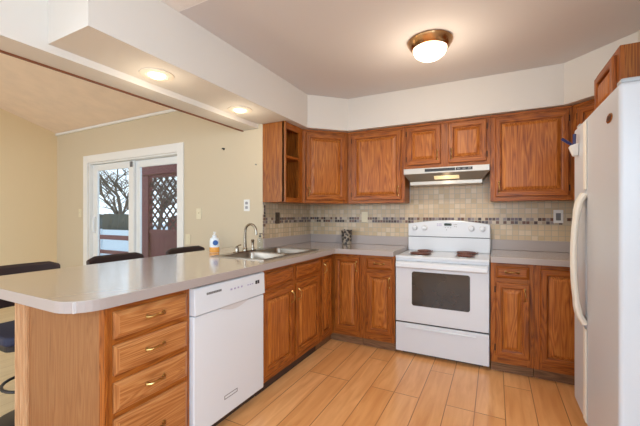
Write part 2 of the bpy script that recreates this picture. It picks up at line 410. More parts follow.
# ------------------------------------------------------------------ sliding door in the dining wall
door = MB()
door.box(DX0-.10, DX0, YS-.018, YS-.0005, 0, DZ+.10).box(DX1, DX1+.10, YS-.018, YS-.0005, 0, DZ+.10).box(DX0, DX1, YS-.018, YS-.0005, DZ, DZ+.10)
door.box(DX0+.0005, DX0+.02, YS, -.835, 0, DZ-.0005).box(DX1-.02, DX1-.0005, YS, -.835, 0, DZ-.0005).box(DX0+.02, DX1-.02, YS, -.835, DZ-.02, DZ-.0005).box(DX0+.02, DX1-.02, YS, -.835, 0.0, .03)
dr = struct('door_1', door, M['white_trim'], bevel=.003)
def sash(x0, x1, y0, y1, name, st):
    f = MB().box(x0, x0+st, y0, y1, .032, DZ-.024).box(x1-st, x1, y0, y1, .032, DZ-.024).box(x0+st, x1-st, y0, y1, DZ-.024-.085, DZ-.024).box(x0+st, x1-st, y0, y1, .032, .13)
    s = f.build(name, M['vinyl'], dr, bevel=.004)
    MB().box(x0+st-.004, x1-st+.004, (y0+y1)/2-.003, (y0+y1)/2+.003, .126, DZ-.105).build('pane', M['glass'], s)
    return s
s1 = sash(DX0+.022, -2.075, -.905, -.873, 'sliding_sash', .10)
sash(-2.09, DX1-.022, -.870, -.838, 'fixed_sash', .092)
MB().tube([(-2.90, -.906, 1.0), (-2.90, -.94, 1.02), (-2.90, -.945, 1.12), (-2.90, -.94, 1.2), (-2.90, -.906, 1.22)], .013, 8).build('door_handle', M['vinyl'], s1, smooth=True)
MB().box(-2.12, -2.085, -.925, -.906, 1.86, 1.93).build('latch', M['grey_line'], s1, bevel=.004)

# ------------------------------------------------------------------ cabinets
# local frame of a cabinet face: x along the face, -y outward, z up
def pull(parent, x, z, y, vertical=True, L=.086, name='pull', k=1.0):
    pts = []; n = 9
    for i in range(n):
        t = i/(n-1)*2-1
        pts.append((t*L/2, -(.024*(1-t**4))-.001, .004*math.cos(t*3.1)))
    if vertical: pts = [(p[2], p[1], p[0]) for p in pts]
    rad = [.0065, .0045, .0034, .0038, .0048, .0038, .0034, .0045, .0065]
    rad = [v*k for v in rad]
    mb = MB().tube([(x+p[0], y+p[1], z+p[2]) for p in pts], rad, 8)
    for sgn in (-1, 1):
        c = (x, y, z+sgn*L/2) if vertical else (x+sgn*L/2, y, z)
        mb.lathe([(.009, 0), (.009, .002), (.005, .004)], 10, c, axis='y')
    return mb.build(name, M['brass'], parent, smooth=True)

def cab_door(parent, x0, x1, z0, z1, y=0.0, handle=None, hinge=None, loc=None, rz=0, stile=.05, hz=None):
    d = MB().loft(x0, x1, z0, z1, y, [(0, 0), (0, .015), (.005, .0195), (stile-.012, .0195), (stile-.005, .016), (stile-.004, .004), (stile, .003)], cap=False)
    d.loft(x0, x1, z0, z1, y, [(0, 0), (stile+.004, 0)], cap=False)
    o = d.build('door', [M['oak_v'], M['oak_h']], parent, loc=loc, rz=rz)
    i = stile
    MB().loft(x0+i-.001, x1-i+.001, z0+i-.001, z1-i+.001, y, [(0, .003), (.005, .0035), (.007, .008), (.028, .0172), (.032, .0185)], capmi=0, mside=0, mrail=0).build('raised_panel', M['oak_in'], o)
    if handle:
        hx = x0+.028 if handle[0] == 'l' else x1-.028
        pull(o, hx, (z1-.085 if handle[1] == 't' else z0+.085) if hz is None else hz, y-.0195)
    if hinge:
        hx = x1+.004 if hinge == 'r' else x0-.004
        for zz in (z0+.06, z1-.06):
            MB().box(hx-.006, hx+.006, y-.012, y-.0005, zz-.025, zz+.025).build('hinge', M['hinge'], o, bevel=.002)
    return o

def drawer_front(parent, x0, x1, z0, z1, y=0.0, handle=True, name='drawer', brightened=False):
    o = MB().loft(x0, x1, z0, z1, y, [(0, 0), (0, .009), (.004, .012), (.020, .0195)], capmi=1, mside=0, mrail=1).build(name, [M['oak_front_v'], M['oak_front']] if brightened else [M['oak_v'], M['oak_h']], parent)
    if handle: pull(o, (x0+x1)/2, (z0+z1)/2+.003, y-.0195, vertical=False, L=.088, k=1.35)
    return o

def face_frame(w, z0, z1, openings, y0=.0, t=.019):
    """full plate with a bar pattern: stiles and rails round the openings (x0,x1,z0,z1)"""
    mb = MB()
    xs = sorted(set([0, w]+[o[0] for o in openings]+[o[1] for o in openings])); zs = sorted(set([z0, z1]+[o[2] for o in openings]+[o[3] for o in openings]))
    for i in range(len(xs)-1):
        run = None
        for j in range(len(zs)-1):
            cx, cz = (xs[i]+xs[i+1])/2, (zs[j]+zs[j+1])/2
            inside = any(o[0] < cx < o[1] and o[2] < cz < o[3] for o in openings)
            if not inside: run = (run[0], zs[j+1]) if run else (zs[j], zs[j+1])
            if inside or j == len(zs)-2:
                if run:
                    tall = run[1]-run[0] > .25
                    mb.box(xs[i], xs[i+1], y0, y0+t, run[0], run[1], 0 if tall else 1); run = None
    return mb

def base_cabinet(label, loc, rz, w, drawers=(), doors=(), depth=.56, toe=True, group=None, gaps=(.001, .001), hollow=False):
    r = thing('base_cabinet', label, 'cabinet', loc, rz, group)
    if hollow:
        cm = MB().box(gaps[0], w-gaps[1], .0195, depth, .10, .118).box(gaps[0], gaps[0]+.016, .0195, depth, .118, .875).box(w-gaps[1]-.016, w-gaps[1], .0195, depth, .118, .72)
        cm.box(gaps[0]+.016, w-gaps[1]-.016, depth-.012, depth, .118, .875)
        cm.build('carcass', M['oak_side'], r)
    else: MB().box(gaps[0], w-gaps[1], .0195, depth, .10, .875).build('carcass', M['oak_side'], r)
    ops = [(d[0]+.012, d[1]-.012, d[2]+.012, d[3]-.012) for d in drawers]+[(d[0]+.012, d[1]-.012, d[2]+.012, d[3]-.012) for d in doors]
    f = face_frame(w, .085, .875, ops)
    f.build('face_frame', [M['oak_v'], M['oak_h']], r)
    for d in drawers: drawer_front(r, *d[:4], y=-.0005, handle=d[4], brightened=len(drawers) > 2)
    for d in doors: cab_door(r, *d[:4], y=-.0005, handle=d[4], hinge=d[5])
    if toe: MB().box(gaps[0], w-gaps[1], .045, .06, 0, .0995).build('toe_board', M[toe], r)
    return r

FX = .59         # plane of the face frames on the left run (x) and on the back run (-y)
LR = R(90)
# the 4-drawer unit at the end of the peninsula
y0 = -2.806
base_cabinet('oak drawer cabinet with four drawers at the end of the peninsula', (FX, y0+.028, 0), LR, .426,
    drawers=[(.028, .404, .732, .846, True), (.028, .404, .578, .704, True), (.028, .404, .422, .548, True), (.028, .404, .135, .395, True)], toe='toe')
# sink base
y0 = -1.748
base_cabinet('oak sink cabinet with two doors below false drawer fronts, beside the dishwasher', (FX, y0, 0), LR, .872,
    drawers=[(.020, .392, .735, .845, False), (.438, .836, .735, .845, False)],
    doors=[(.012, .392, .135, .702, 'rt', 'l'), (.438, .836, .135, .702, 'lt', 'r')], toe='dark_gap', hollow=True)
# corner unit: one door on either leg
cr = thing('corner_cabinet', 'oak corner base cabinet with a door on each side of the inner corner', 'cabinet', (0, 0, 0))
MB().prism([(.03, -.874), (.57, -.874), (.57, -.571), (.874, -.571), (.874, -.03), (.03, -.03)], .10, .72).prism([(.03, -.80), (.57, -.80), (.57, -.571), (.874, -.571), (.874, -.03), (.03, -.03)], .7205, .875).build('carcass', M['oak_side'], cr)
fl = face_frame(.264, .085, .875, [(.03, .19, .15, .81)]).build('face_frame', [M['oak_v'], M['oak_h']], cr, loc=(FX, -.874, 0), rz=LR)
fb = face_frame(.313, .085, .875, [(.04, .27, .15, .81)]).build('face_frame', [M['oak_v'], M['oak_h']], cr, loc=(FX-.019, -FX, 0))
cab_door(cr, .018, .205, .14, .84, y=-.0005, handle='lt', loc=(FX, -.874, 0), rz=LR, stile=.038)
cab_door(cr, .042, .297, .14, .845, y=-.0005, handle='rt', hinge=None, loc=(FX-.019, -FX, 0))
MB().prism([(.53, -.874), (.545, -.874), (.545, -.545), (.884, -.545), (.884, -.53), (.53, -.53)], 0, .0995).build('toe_board', M['toe'], cr)
# drawer over door, left of the range
base_cabinet('oak cabinet with one drawer over one door, left of the range', (.886, -FX, 0), 0, .318,
    drawers=[(.052, .300, .745, .850, True)], doors=[(.052, .300, .15, .715, 'rt', None)], toe='toe', gaps=(.001, .003))
# right of the range
base_cabinet('oak cabinet with one drawer over one narrow door, right of the range', (1.976, -FX, 0), 0, .292,
    drawers=[(.036, .262, .755, .850, True)], doors=[(.036, .262, .145, .722, 'rt', 'l')], toe='toe')
base_cabinet('oak base cabinet with one tall door, half behind the white refrigerator', (2.270, -FX, 0), 0, .885,
    doors=[(.038, .40, .140, .845, 'rt', None), (.43, .85, .140, .845, 'lt', None)], toe='toe')

# oak skin and fluted post closing the end and the back of the peninsula
pp = thing('peninsula_cladding', 'plain oak end and back cladding of the peninsula with a fluted post', 'paneling', (0, -2.782, 0))
MB().box(-.02, .572, -.010, .002, 0, .875).build('end_skin', M['oak_side'], pp)
MB().box(.572, .609, -.010, .002, 0, .875).build('corner_stile', M['oak_v'], pp)
MB().box(-.095, -.083, .003, 1.81, 0, .875).build('back_skin', M['oak_side'], pp)
fp = []
n = 4; wv = .11
pr = [(-.13, .004), (-.13, -.018)]
for k in range(n):
    c = -.13+(k+.5)*wv/n
    for q in range(7):
        a = math.pi*q/6; pr.append((c-.0085*math.cos(a), -.018-.011*math.sin(a)))
pr += [(-.02, -.018), (-.02, .004)]
MB().prism(list(reversed(pr)), 0, .875).build('fluted_post', M['oak_post'], pp)

# ------------------------------------------------------------------ worktops
def arc(cx, cy, r, a0, a1, n=8): return [(cx+r*math.cos(R(a0+(a1-a0)*i/n)), cy+r*math.sin(R(a0+(a1-a0)*i/n))) for i in range(n+1)]
OUT = [(-.385, -.956), (-.36, -2.70)]+arc(-.27, -2.835, .09, 180, 270, 5)+[(.40, -2.925)]+arc(.51, -2.80, .125, -86, 0, 8)+[(.637, -2.6), (.64, -.70), (.645, -.662), (.665, -.645), (.70, -.64), (1.203, -.64), (1.203, -.003), (.003, -.003), (.003, -.956)]
ct = thing('countertop', 'long taupe laminate countertop of the peninsula and left corner, holding the sink', 'countertop', (0, 0, .876))
slab = MB().prism(OUT, 0, .046, [0, 0]+[1]*len(OUT)).build('slab', [M['laminate'], M['laminate_edge']], ct)
SX0, SX1, SY0, SY1 = .026, .546, -1.655, -.815
cutter = MB().box(SX0+.015, SX1-.015, SY0+.015, SY1-.015, -.1, .2).build('tool', M['laminate'])
cutter.location = (0, 0, 0)
cutter.location.z = .876
cut(slab, cutter)
bv = slab.modifiers.new('edge', 'BEVEL'); bv.width = .005; bv.segments = 3; bv.limit_method = 'ANGLE'; bv.angle_limit = R(50)
MB().box(.001, .02, -.95, -.021, .0465, .142).box(.001, 1.203, -.020, -.001, .0465, .142).build('backsplash_strip', M['laminate_edge'], ct, bevel=.003)
MB().box(.594, .597, -2.90, -2.8675, .001, .044).build('seam', M['pale_print'], ct)
ct2 = thing('countertop', 'short taupe laminate countertop between the range and the refrigerator', 'countertop', (1.976, 0, .876))
MB().box(0, 1.18, -.64, -.003, 0, .046, [0, 0, 1, 1, 1, 1]).build('slab', [M['laminate'], M['laminate_edge']], ct2, bevel=.004)
MB().box(0, 1.18, -.020, -.001, .0465, .142).build('backsplash_strip', M['laminate_edge'], ct2, bevel=.003)

# ------------------------------------------------------------------ sink, faucet, bottles
sk = thing('sink', 'stainless steel double bowl sink set into the peninsula countertop', 'sink', (.286, -1.235, .9226))
hx, hy = .26, .42
bowls = [(-.185, .225, -.385, -.02), (-.185, .225, .02, .385)]
rim = MB()
xs = [-hx, -.185, .225, hx]; ys = [-hy, -.385, -.02, .02, .385, hy]
for i in range(3):
    for j in range(5):
        if i == 1 and j in (1, 3): continue
        rim.box(xs[i], xs[i+1], ys[j], ys[j+1], 0, .005)
o = rim.build('rim', M['steel'], sk)
for (a, b, c, d_) in bowls:
    bm_ = MB(); n = 4
    lv = [(.0005, .004), (.004, -.01), (.018, -.15), (.05, -.165)]
    def rr(i, z):
        r = .05; p = []
        for (cx, cy, a0) in ((b-i-r, d_-i-r, 0), (a+i+r, d_-i-r, 90), (a+i+r, c+i+r, 180), (b-i-r, c+i+r, 270)):
            p += [(cx+r*math.cos(R(a0+90*k/n)), cy+r*math.sin(R(a0+90*k/n)), z) for k in range(n+1)]
        return p
    vs = []; fs = []; m_ = 4*(n+1)
    for i, z in lv: vs += rr(i, z)
    for j in range(len(lv)-1):
        for k in range(m_): fs.append((j*m_+k, j*m_+(k+1) % m_, (j+1)*m_+(k+1) % m_, (j+1)*m_+k))
    fs.append(tuple(range((len(lv)-1)*m_, len(lv)*m_)))
    bw = bm_.add(vs, fs).build('bowl', M['steel'], sk, smooth=True)
    MB().lathe([(.045, 0), (.045, .003), (.03, .003), (.026, .001)], 20, ((a+b)/2, (c+d_)/2, -.164)).build('drain', M['chrome'], bw, smooth=True)
fa = thing('faucet', 'gooseneck faucet with lever handle and side spray behind the sink', 'faucet', (.062, -1.285, .9279))
MB().box(-.024, .024, -.13, .13, 0, .008).build('base_plate', M['nickel'], fa, bevel=.004)
pts = [(0, 0, .008), (0, 0, .12), (.002, .0, .17)]+[(.062-.06*math.cos(R(a)), .0, .175+.065*math.sin(R(a))) for a in range(15, 181, 15)]+[(.122, 0, .15)]
MB().tube(pts, [.017, .0115]+[.0105]*(len(pts)-3)+[.012], 12).lathe([(.022, .008), (.020, .03), (.013, .04)], 16).build('spout', M['nickel'], fa, smooth=True)
MB().lathe([(.018, .008), (.016, .04), (.012, .05), (.004, .054)], 16, (0, -.105, 0)).tube([(0, -.105, .05), (.03, -.112, .066), (.055, -.118, .070)], [.007, .006, .005], 8).build('lever_handle', M['nickel'], fa, smooth=True)
MB().lathe([(.017, .008), (.014, .03), (.011, .04), (.013, .08), (.016, .092), (.01, .10)], 16, (0, .105, 0)).build('side_spray', M['nickel'], fa, smooth=True)

def pump_bottle(label, loc, h, r, body_m, pump_m, fill=None, logo=False, rz=0):
    b = thing('soap_bottle', label, 'soap bottle', loc, rz)
    MB().lathe([(r*.92, 0), (r, .006), (r, h*.55), (r*.86, h*.68), (r*.42, h*.74), (r*.42, h*.78)], 20).build('bottle', body_m, b, smooth=True)
    if fill: MB().lathe([(r*.95, .001), (r*1.02, .007), (r*1.02, h*.26), (r*.98, h*.262)], 20).build('orange_soap', fill, b, smooth=True)
    MB().lathe([(r*.46, h*.78), (r*.46, h*.84), (r*.2, h*.86), (r*.16, h*.95), (r*.3, h*.955), (r*.3, h), (r*.1, h)], 14).tube([(0, 0, h*.975), (r*.9, 0, h*.975), (r*1.1, 0, h*.95)], r*.14, 6).build('pump', pump_m, b, smooth=True)
    if logo:
        MB().lathe([(r*.55, 0), (r*.55, .002), (r*.25, .0025)], 18, (r+.0005, 0, h*.48), axis='x').build('round_logo', M['soap_blue'], b)
    return b
pump_bottle('clear pump bottle of orange hand soap with round blue logo, left of the sink', (-.165, -1.42, .9225), .18, .041, M['soap_white'], M['white_plate'], M['soap_orange'], True, R(-35))
pump_bottle('small clear soap dispenser with a dark pump, right of the faucet', (.06, -1.07, .9279), .15, .026, M['clear'], M['dark_plastic'])

cup = thing('utensil_cup', 'leopard spotted utensil cup on the back counter by the corner', 'cup', (.53, -.11, .9225))
MB().lathe([(.046, 0), (.052, .006), (.062, .15), (.064, .158), (.058, .158), (.05, .02), (.01, .014)], 28).build('cup', M['leopard'], cup, smooth=True)
for k, (a, hh) in enumerate(((20, .166), (150, .17), (265, .164))):
    MB().tube([(.01*math.cos(R(a)), .01*math.sin(R(a)), .02), (.045*math.cos(R(a)), .045*math.sin(R(a)), hh-.008)], [.006, .008], 8).build('utensil', M['dark_plastic'], cup, smooth=True)

# ------------------------------------------------------------------ dishwasher
dw = thing('dishwasher', 'white built-in dishwasher between the drawer cabinet and the sink cabinet', 'dishwasher', (.59, -2.3515, 0), LR)
w = .600
MB().box(.004, w-.004, .02, .55, .09, .868).build('tub', M['white_app2'], dw)
MB().box(.003, w-.003, -.030, .018, .085, .716).build('door', M['white_app'], dw, bevel=.006)
cp = MB().prism_x([(-.040, .722), (.018, .722), (.018, .866), (-.026, .866), (-.034, .858)], .002, w-.002).build('control_panel', M['white_app2'], dw, bevel=.004)
pk = MB()
ar = [(.19+.24*t/10, .716-.026*math.sin(math.pi*t/10)) for t in range(11)]
pk.prism_y([(x, z) for x, z in ar]+[(.43, .7205), (.19, .7205)], -.0345, -.029).build('grip_recess', M['pale_print'], dw)
mk = MB()
for k in range(9): mk.box(.085+k*.0125, .094+k*.0125, -.0385, -.030, .817, .829)
mk.build('lettering', M['grey_line'], cp)
for k in range(4): MB().box(.27+k*.03, .282+k*.03, -.0388, -.030, .806, .816).build('button', M['purple_print'], cp)
for k in range(3): MB().box(.42+k*.022, .432+k*.022, -.0388, -.030, .806, .812).build('button', M['purple_print'], cp)
for k in (.50, .522): MB().box(k, k+.016, -.0385, -.030, .80, .822).build('indicator', M['dark_plastic'], cp)
MB().box(.225, .335, -.0312, -.0295, .180, .184).box(.225, .335, -.0312, -.0295, .198, .202).box(.225, .229, -.0312, -.0295, .184, .198).box(.331, .335, -.0312, -.0295, .184, .198).build('nameplate', M['grey_line'], dw)
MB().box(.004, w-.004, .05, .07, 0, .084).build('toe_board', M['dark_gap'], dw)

# ------------------------------------------------------------------ range
RX, RW = 1.209, .760
rg = thing('range', 'white electric coil range with oven window between the oak cabinets', 'range', (RX, 0, 0))
MB().box(.002, RW-.002, -.555, -.03, .03, .862).build('body', M['white_app'], rg)
MB().box(.05, RW-.05, -.52, -.06, 0, .0295).build('plinth', M['dark_plastic'], rg)
MB().box(0, RW, -.590, -.03, .8625, .886).build('cooktop', M['white_app'], rg, bevel=.006)
MB().box(.003, RW-.003, -.578, -.556, .842, .862).build('front_trim', M['white_app2'], rg)
od = MB().box(.002, RW-.002, -.590, -.556, .300, .838).build('oven_door', M['white_app'], rg, bevel=.007)
def rrect(x0, x1, z0, z1, r, n=5):
    p = []
    for cx, cz, a0 in ((x1-r, z0+r, -90), (x1-r, z1-r, 0), (x0+r, z1-r, 90), (x0+r, z0+r, 180)):
        p += [(cx+r*math.cos(R(a0+90*k/n)), cz+r*math.sin(R(a0+90*k/n))) for k in range(n+1)]
    return p
MB().prism_y(rrect(.147, .617, .452, .752, .02), -.5925, -.589).build('window', M['dark_glass'], od)
hm = MB().prism_x([(-.632, .792), (-.622, .781), (-.600, .786), (-.5895, .800), (-.5895, .836), (-.612, .834), (-.630, .822)], .012, RW-.012)
hm.build('handle', M['white_app'], od, bevel=.004)
MB().box(.004, RW-.004, -.574, -.556, .289, .299).build('dark_gap', M['dark_plastic'], rg)
dr_ = MB().box(.002, RW-.002, -.588, -.556, .032, .288).build('storage_drawer', M['white_app'], rg, bevel=.007)
MB().prism_x([(-.5885, .262), (-.597, .255), (-.597, .248), (-.5885, .244)], .10, RW-.10).build('grip', M['white_app2'], dr_)
# backguard with a gently arched top
ap = [(0, .886), (RW, .886), (RW, 1.160)]+[(RW-RW*t/12, 1.160+.036*math.sin(math.pi*t/12)) for t in range(1, 12)]+[(0, 1.160)]
bg = MB().prism_y(ap, -.085, -.022).build('backguard', M['white_app'], rg, bevel=.008)
MB().box(.004, RW-.004, -.089, -.084, 1.027, 1.033).build('groove', M['dark_plastic'], bg)
MB().prism_y(rrect(.352, .422, 1.142, 1.166, .008), -.089, -.084).build('clock_display', M['display'], bg)
for k in range(3):
    for j in range(2): MB().box(.285+k*.016, .296+k*.016, -.0865, -.084, 1.140+j*.014, 1.149+j*.014).build('button', M['purple_print'], bg)
for x, z in ((.36, 1.122), (.385, 1.122), (.41, 1.12), (.44, 1.15), (.452, 1.152), (.464, 1.15), (.446, 1.132), (.46, 1.13), (.372, 1.098)): MB().box(x, x+.008, -.0865, -.084, z, z+.007).build('button', M['grey_print'], bg)
for x in (.07, .165, .60, .695):
    kb = MB().lathe([(.026, 0), (.026, .004), (.021, .006), (.019, .022), (.016, .024)], 20, (x, -.085, 1.118), axis='y').build('knob', M['white_app'], bg, smooth=True)
    MB().lathe([(.030, 0), (.030, .0012), (.027, .0014)], 24, (x, -.0845, 1.118), axis='y').build('dial_ring', M['pale_print'], kb)
def burner(x, y, r):
    b = MB().lathe([(r+.010, 0), (r+.010, .003), (r, .004), (r*.9, .001)], 28, (x, y, .8865)).build('drip_bowl', M['chrome'], rg, smooth=True)
    pts = []; turns = 4 if r > .09 else 3
    for k in range(turns*20+1):
        t = k/(turns*20); rr_ = r*(.2+.78*t); pts.append((x+rr_*math.cos(t*turns*2*math.pi), y+rr_*math.sin(t*turns*2*math.pi), .8985))
    MB().tube(pts, .0062, 6).build('coil', M['coil'], b, smooth=True)
burner(.185, -.185, .075); burner(.185, -.42, .095); burner(.565, -.185, .095); burner(.565, -.42, .075)

# ------------------------------------------------------------------ range hood
hd = thing('range_hood', 'silver under-cabinet range hood above the white range', 'range hood', (1.214, 0, 1.50))
HW = .752
# shell: tall front fascia, underside sloping back to a narrower lower lip
t0, t1 = .194, .150
MB().box(0, HW, -.30, -.010, .142, .1955).build('fascia', M['hood'], hd, bevel=.003)
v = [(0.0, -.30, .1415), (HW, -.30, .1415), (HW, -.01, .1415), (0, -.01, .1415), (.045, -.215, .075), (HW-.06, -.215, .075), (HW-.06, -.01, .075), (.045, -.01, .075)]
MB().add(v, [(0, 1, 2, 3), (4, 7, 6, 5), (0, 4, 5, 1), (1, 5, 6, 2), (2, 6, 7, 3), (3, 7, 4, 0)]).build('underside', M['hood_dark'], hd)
MB().box(.045, HW-.06, -.222, -.010, .040, .0745).build('lip', M['hood'], hd, bevel=.003)
MB().box(.20, .47, -.303, -.299, .158, .184).build('vent_slot', M['dark_plastic'], hd)
MB().box(.475, .615, -.303, -.299, .158, .184).build('switch_plate', M['dark_plastic'], hd)
for x in (.50, .545, .59): MB().box(x-.012, x+.012, -.306, -.303, .165, .177).build('switch', M['grey_line'], hd)
v = [(.28, -.270, .1165), (.50, -.270, .1165), (.50, -.235, .0885), (.28, -.235, .0885)]
MB().add(v+[(p[0], p[1]+.004, p[2]+.006) for p in v], [(0, 1, 2, 3), (7, 6, 5, 4), (0, 4, 5, 1), (1, 5, 6, 2), (2, 6, 7, 3), (3, 7, 4, 0)]).build('lamp_lens', M['hood_lens'], hd)
hl = bpy.data.lights.new('hood_bulb', 'POINT'); hl.energy = 0.15; hl.color = (1, .84, .6); hl.shadow_soft_size = .03
ho = bpy.data.objects.new('hood_bulb', hl); COL.objects.link(ho); ho.parent = hd; ho.location = (.39, -.29, .07)

# ------------------------------------------------------------------ wall cabinets
UF = .247      # plane of the upper face frames
UZ0, UZ1 = 1.372, 2.134
def wall_cabinet(label, loc, w, z0, z1, doors, depth=.225):
    r = thing('wall_cabinet', label, 'cabinet', (loc[0], loc[1], z0), 0)
    h = z1-z0
    MB().box(.001, w-.001, .0195, depth, .001, h).build('carcass', M['oak_side_up'], r)
    face_frame(w, 0, h, [(d[0]+.012, d[1]-.012, d[2]+.012, d[3]-.012) for d in doors]).build('face_frame', [M['oak_v'], M['oak_h']], r)
    for d in doors: cab_door(r, *d[:4], y=-.0005, handle=d[4], hinge=d[5])
    MB().box(.001, w-.001, -.010, -.0005, h-.022, h-.001).build('top_molding', M['oak_h'], r, bevel=.003)
    return r
wall_cabinet('oak wall cabinet with one large door, left of the range hood', (.603, -UF), .608, UZ0, UZ1, [(.05, .575, .032, .722, 'rb', 'l')])
wall_cabinet('short oak wall cabinet with two small doors above the range hood', (1.213, -UF), .755, 1.70, UZ1, [(.022, .338, .034, .404, 'rb', 'l'), (.408, .726, .034, .404, 'lb', 'r')])
wall_cabinet('oak wall cabinet with one wide door, right of the range hood', (1.970, -UF), .592, UZ0, UZ1, [(.040, .566, .038, .722, 'lb', 'r')])
# left diagonal corner cabinet
c = thing('corner_wall_cabinet', 'oak diagonal corner wall cabinet with one door beside the open shelves', 'cabinet', (0, 0, UZ0))
H = UZ1-UZ0
k = .0135
MB().prism([(.001, -.001), (.001, -.608), (UF-.019, -.608), (.602, -UF+.019), (.602, -.001)], .001, H).build('carcass', M['oak_side_up'], c)
L_ = math.hypot(.602-.2475, .602-.2475)
face_frame(L_, 0, H, [(.05, L_-.05, .05, H-.05)], y0=0).build('face_frame', [M['oak_v'], M['oak_h']], c, loc=(.2475, -.608, 0), rz=R(45.5))
cab_door(c, .035, L_-.035, .032, .722, y=-.0005, handle='lb', hinge=None, loc=(.2475, -.608, 0), rz=R(45.5))
MB().box(.012, L_-.012, -.010, -.0005, H-.022, H-.001).build('top_molding', M['oak_h'], c, loc=(.2475, -.608, 0), rz=R(45.5), bevel=.003)
# right diagonal corner cabinet
c = thing('corner_wall_cabinet', 'oak diagonal corner wall cabinet half hidden behind the refrigerator', 'cabinet', (2.563, 0, UZ0))
MB().prism([(.001, -.001), (.001, -UF+.019), (.313, -.553), (.594, -.553), (.594, -.001)], .001, H).build('carcass', M['oak_side_up'], c)
face_frame(.45, 0, H, [(.05, .40, .05, H-.05)], y0=0).build('face_frame', [M['oak_v'], M['oak_h']], c, loc=(0.001, -UF, 0), rz=R(-45))
cab_door(c, .045, .405, .032, .722, y=-.0005, handle=None, hinge='l', loc=(0.001, -UF, 0), rz=R(-45))
MB().box(.012, .44, -.010, -.0005, H-.022, H-.001).build('top_molding', M['oak_h'], c, loc=(0.001, -UF, 0), rz=R(-45), bevel=.003)
# open shelf unit on the stub wall
o_ = thing('open_shelf_cabinet', 'oak open shelf wall unit with two bays at the end of the wall cabinets', 'cabinet', (0, YS, UZ0))
D, WY = .267, .342
MB().box(.001, D, 0, .016, 0, H).build('near_side', M['oak_side_up'], o_, bevel=.002)
MB().box(.001, D-.02, WY-.016, WY, 0, H).build('far_side', M['oak_v'], o_)
MB().box(.001, .010, .017, WY-.017, .02, H-.02).build('back_board', M['oak_v'], o_)
MB().box(.001, D-.02, .017, WY-.017, 0, .019).build('bottom', M['oak_h'], o_)
MB().box(.001, D-.02, .017, WY-.017, H-.019, H).build('top', M['oak_h'], o_)
MB().box(.011, D-.02, .017, WY-.017, .43, .449).build('shelf', M['oak_h'], o_)
f = face_frame(WY, 0, H, [(.03, WY-.065, .045, .425), (.03, WY-.065, .449, H-.06)]).build('face_frame', [M['oak_v'], M['oak_h']], o_, loc=(D-.019, 0, 0), rz=LR)
# deep cabinet over the refrigerator
wc = thing('fridge_cabinet', 'deep oak cabinet above the white refrigerator', 'cabinet', (2.584, -.870, 1.83), R(-90))
h = UZ1-1.83
MB().box(.001, .447, .0195, .55, 0, h).build('carcass', M['oak_side_up'], wc)
face_frame(.448, 0, h, [(.05, .37, .04, h-.05)]).build('face_frame', [M['oak_v'], M['oak_h']], wc)
cab_door(wc, .028, .392, .02, h-.028, y=-.0005, handle=None, hinge=None)

# ------------------------------------------------------------------ refrigerator
FR = thing('refrigerator', 'white side-by-side refrigerator on the right with ivory bow handles', 'refrigerator', (2.45, -.965, 0), R(-90))
FW, FH = .870, 1.785     # local x runs towards the camera, -y is the front
MB().box(.008, FW-.008, .085, .69, .03, FH-.01).build('body', M['fridge_edge'], FR, bevel=.006)
MB().box(.02, FW-.02, .06, .085, .02, .10).build('grille', M['dark_plastic'], FR)
for x in (.06, FW-.06):
    MB().lathe([(.022, 0), (.022, .0295)], 14, (x, .62, 0)).build('foot', M['dark_plastic'], FR)
    MB().lathe([(.022, 0), (.022, .0295)], 14, (x, .14, 0)).build('foot', M['dark_plastic'], FR)
SP = .315
def fdoor(x0, x1, near):
    o = MB().box(x0, x1, .0, .078, .10, FH).build('door', [M['fridge']], FR, bevel=.016, seg=4)
    ex = x0+.012 if near else x1-.012
    out = []
    for t in range(17):
        z = .655+.71*t/16; s = math.sin(math.pi*t/16); out.append((ex, -.008-.048*s**.45, z))
    mb = MB().tube(out, [.017]*3+[.0135]*11+[.017]*3, 8, flat=1.2)
    mb.build('handle', M['ivory'], o, smooth=True)
    for za, zb in ((.12, .63), (1.39, FH-.02)): MB().box(ex-.014, ex+.014, -.008, -.0005, za, zb).build('edge_trim', M['ivory'], o, bevel=.003)
    return o
fz = fdoor(.002, SP-.003, False)
fd = fdoor(SP+.003, FW, True)
n_ = 20
MB().lathe([(.022, 0), (.022, .002), (.018, .003), (.004, .003)], 24, (0, 0, 0), axis='y').build('oval_badge', M['brass_dark'], fd, loc=(.745, -.0005, 1.672), smooth=True).scale = (2.0, 1, .95)
MB().lathe([(.015, 0), (.015, .0035), (.013, .004)], 20, (0, 0, 0), axis='y').build('badge_center', M['hinge'], fd, loc=(.745, -.0005, 1.672)).scale = (1.9, 1, .85)
for x in (.05, FW-.05): MB().prism([(x-.03, .01), (x+.03, .01), (x+.03, .12), (x-.03, .12)], FH+.0005, FH+.022).build('hinge_cap', M['fridge_edge'], FR, bevel=.009, seg=3)
MB().box(FW-.002, FW+.004, .082, .105, FH-.045, FH-.015).build('hinge_bracket', M['dark_plastic'], FR)

mh = thing('magnet_holder', 'small white magnetic cup with blue pens on the freezer door', 'holder', (2.4495, -1.085, 1.605), R(-90))
v = [(-.018, -.001), (.018, -.001), (.024, -.030), (-.024, -.030)]
MB().add([(-.02, -.001, 0), (.02, -.001, 0), (.02, -.025, 0), (-.02, -.025, 0), (-.03, -.001, .075), (.03, -.001, .075), (.03, -.045, .06), (-.03, -.045, .06)], [(0, 3, 2, 1), (4, 5, 6, 7), (0, 1, 5, 4), (1, 2, 6, 5), (2, 3, 7, 6), (3, 0, 4, 7)]).build('cup', M['white_plate'], mh, bevel=.004)
for nm, (a, b) in (('pen', ((0, -.02, .06), (-.03, -.075, .115))), ('pen', ((.012, -.02, .06), (.014, -.02, .13)))):
    MB().tube([a, b], [.007, .009], 8).build(nm, M['pen'], mh, smooth=True)

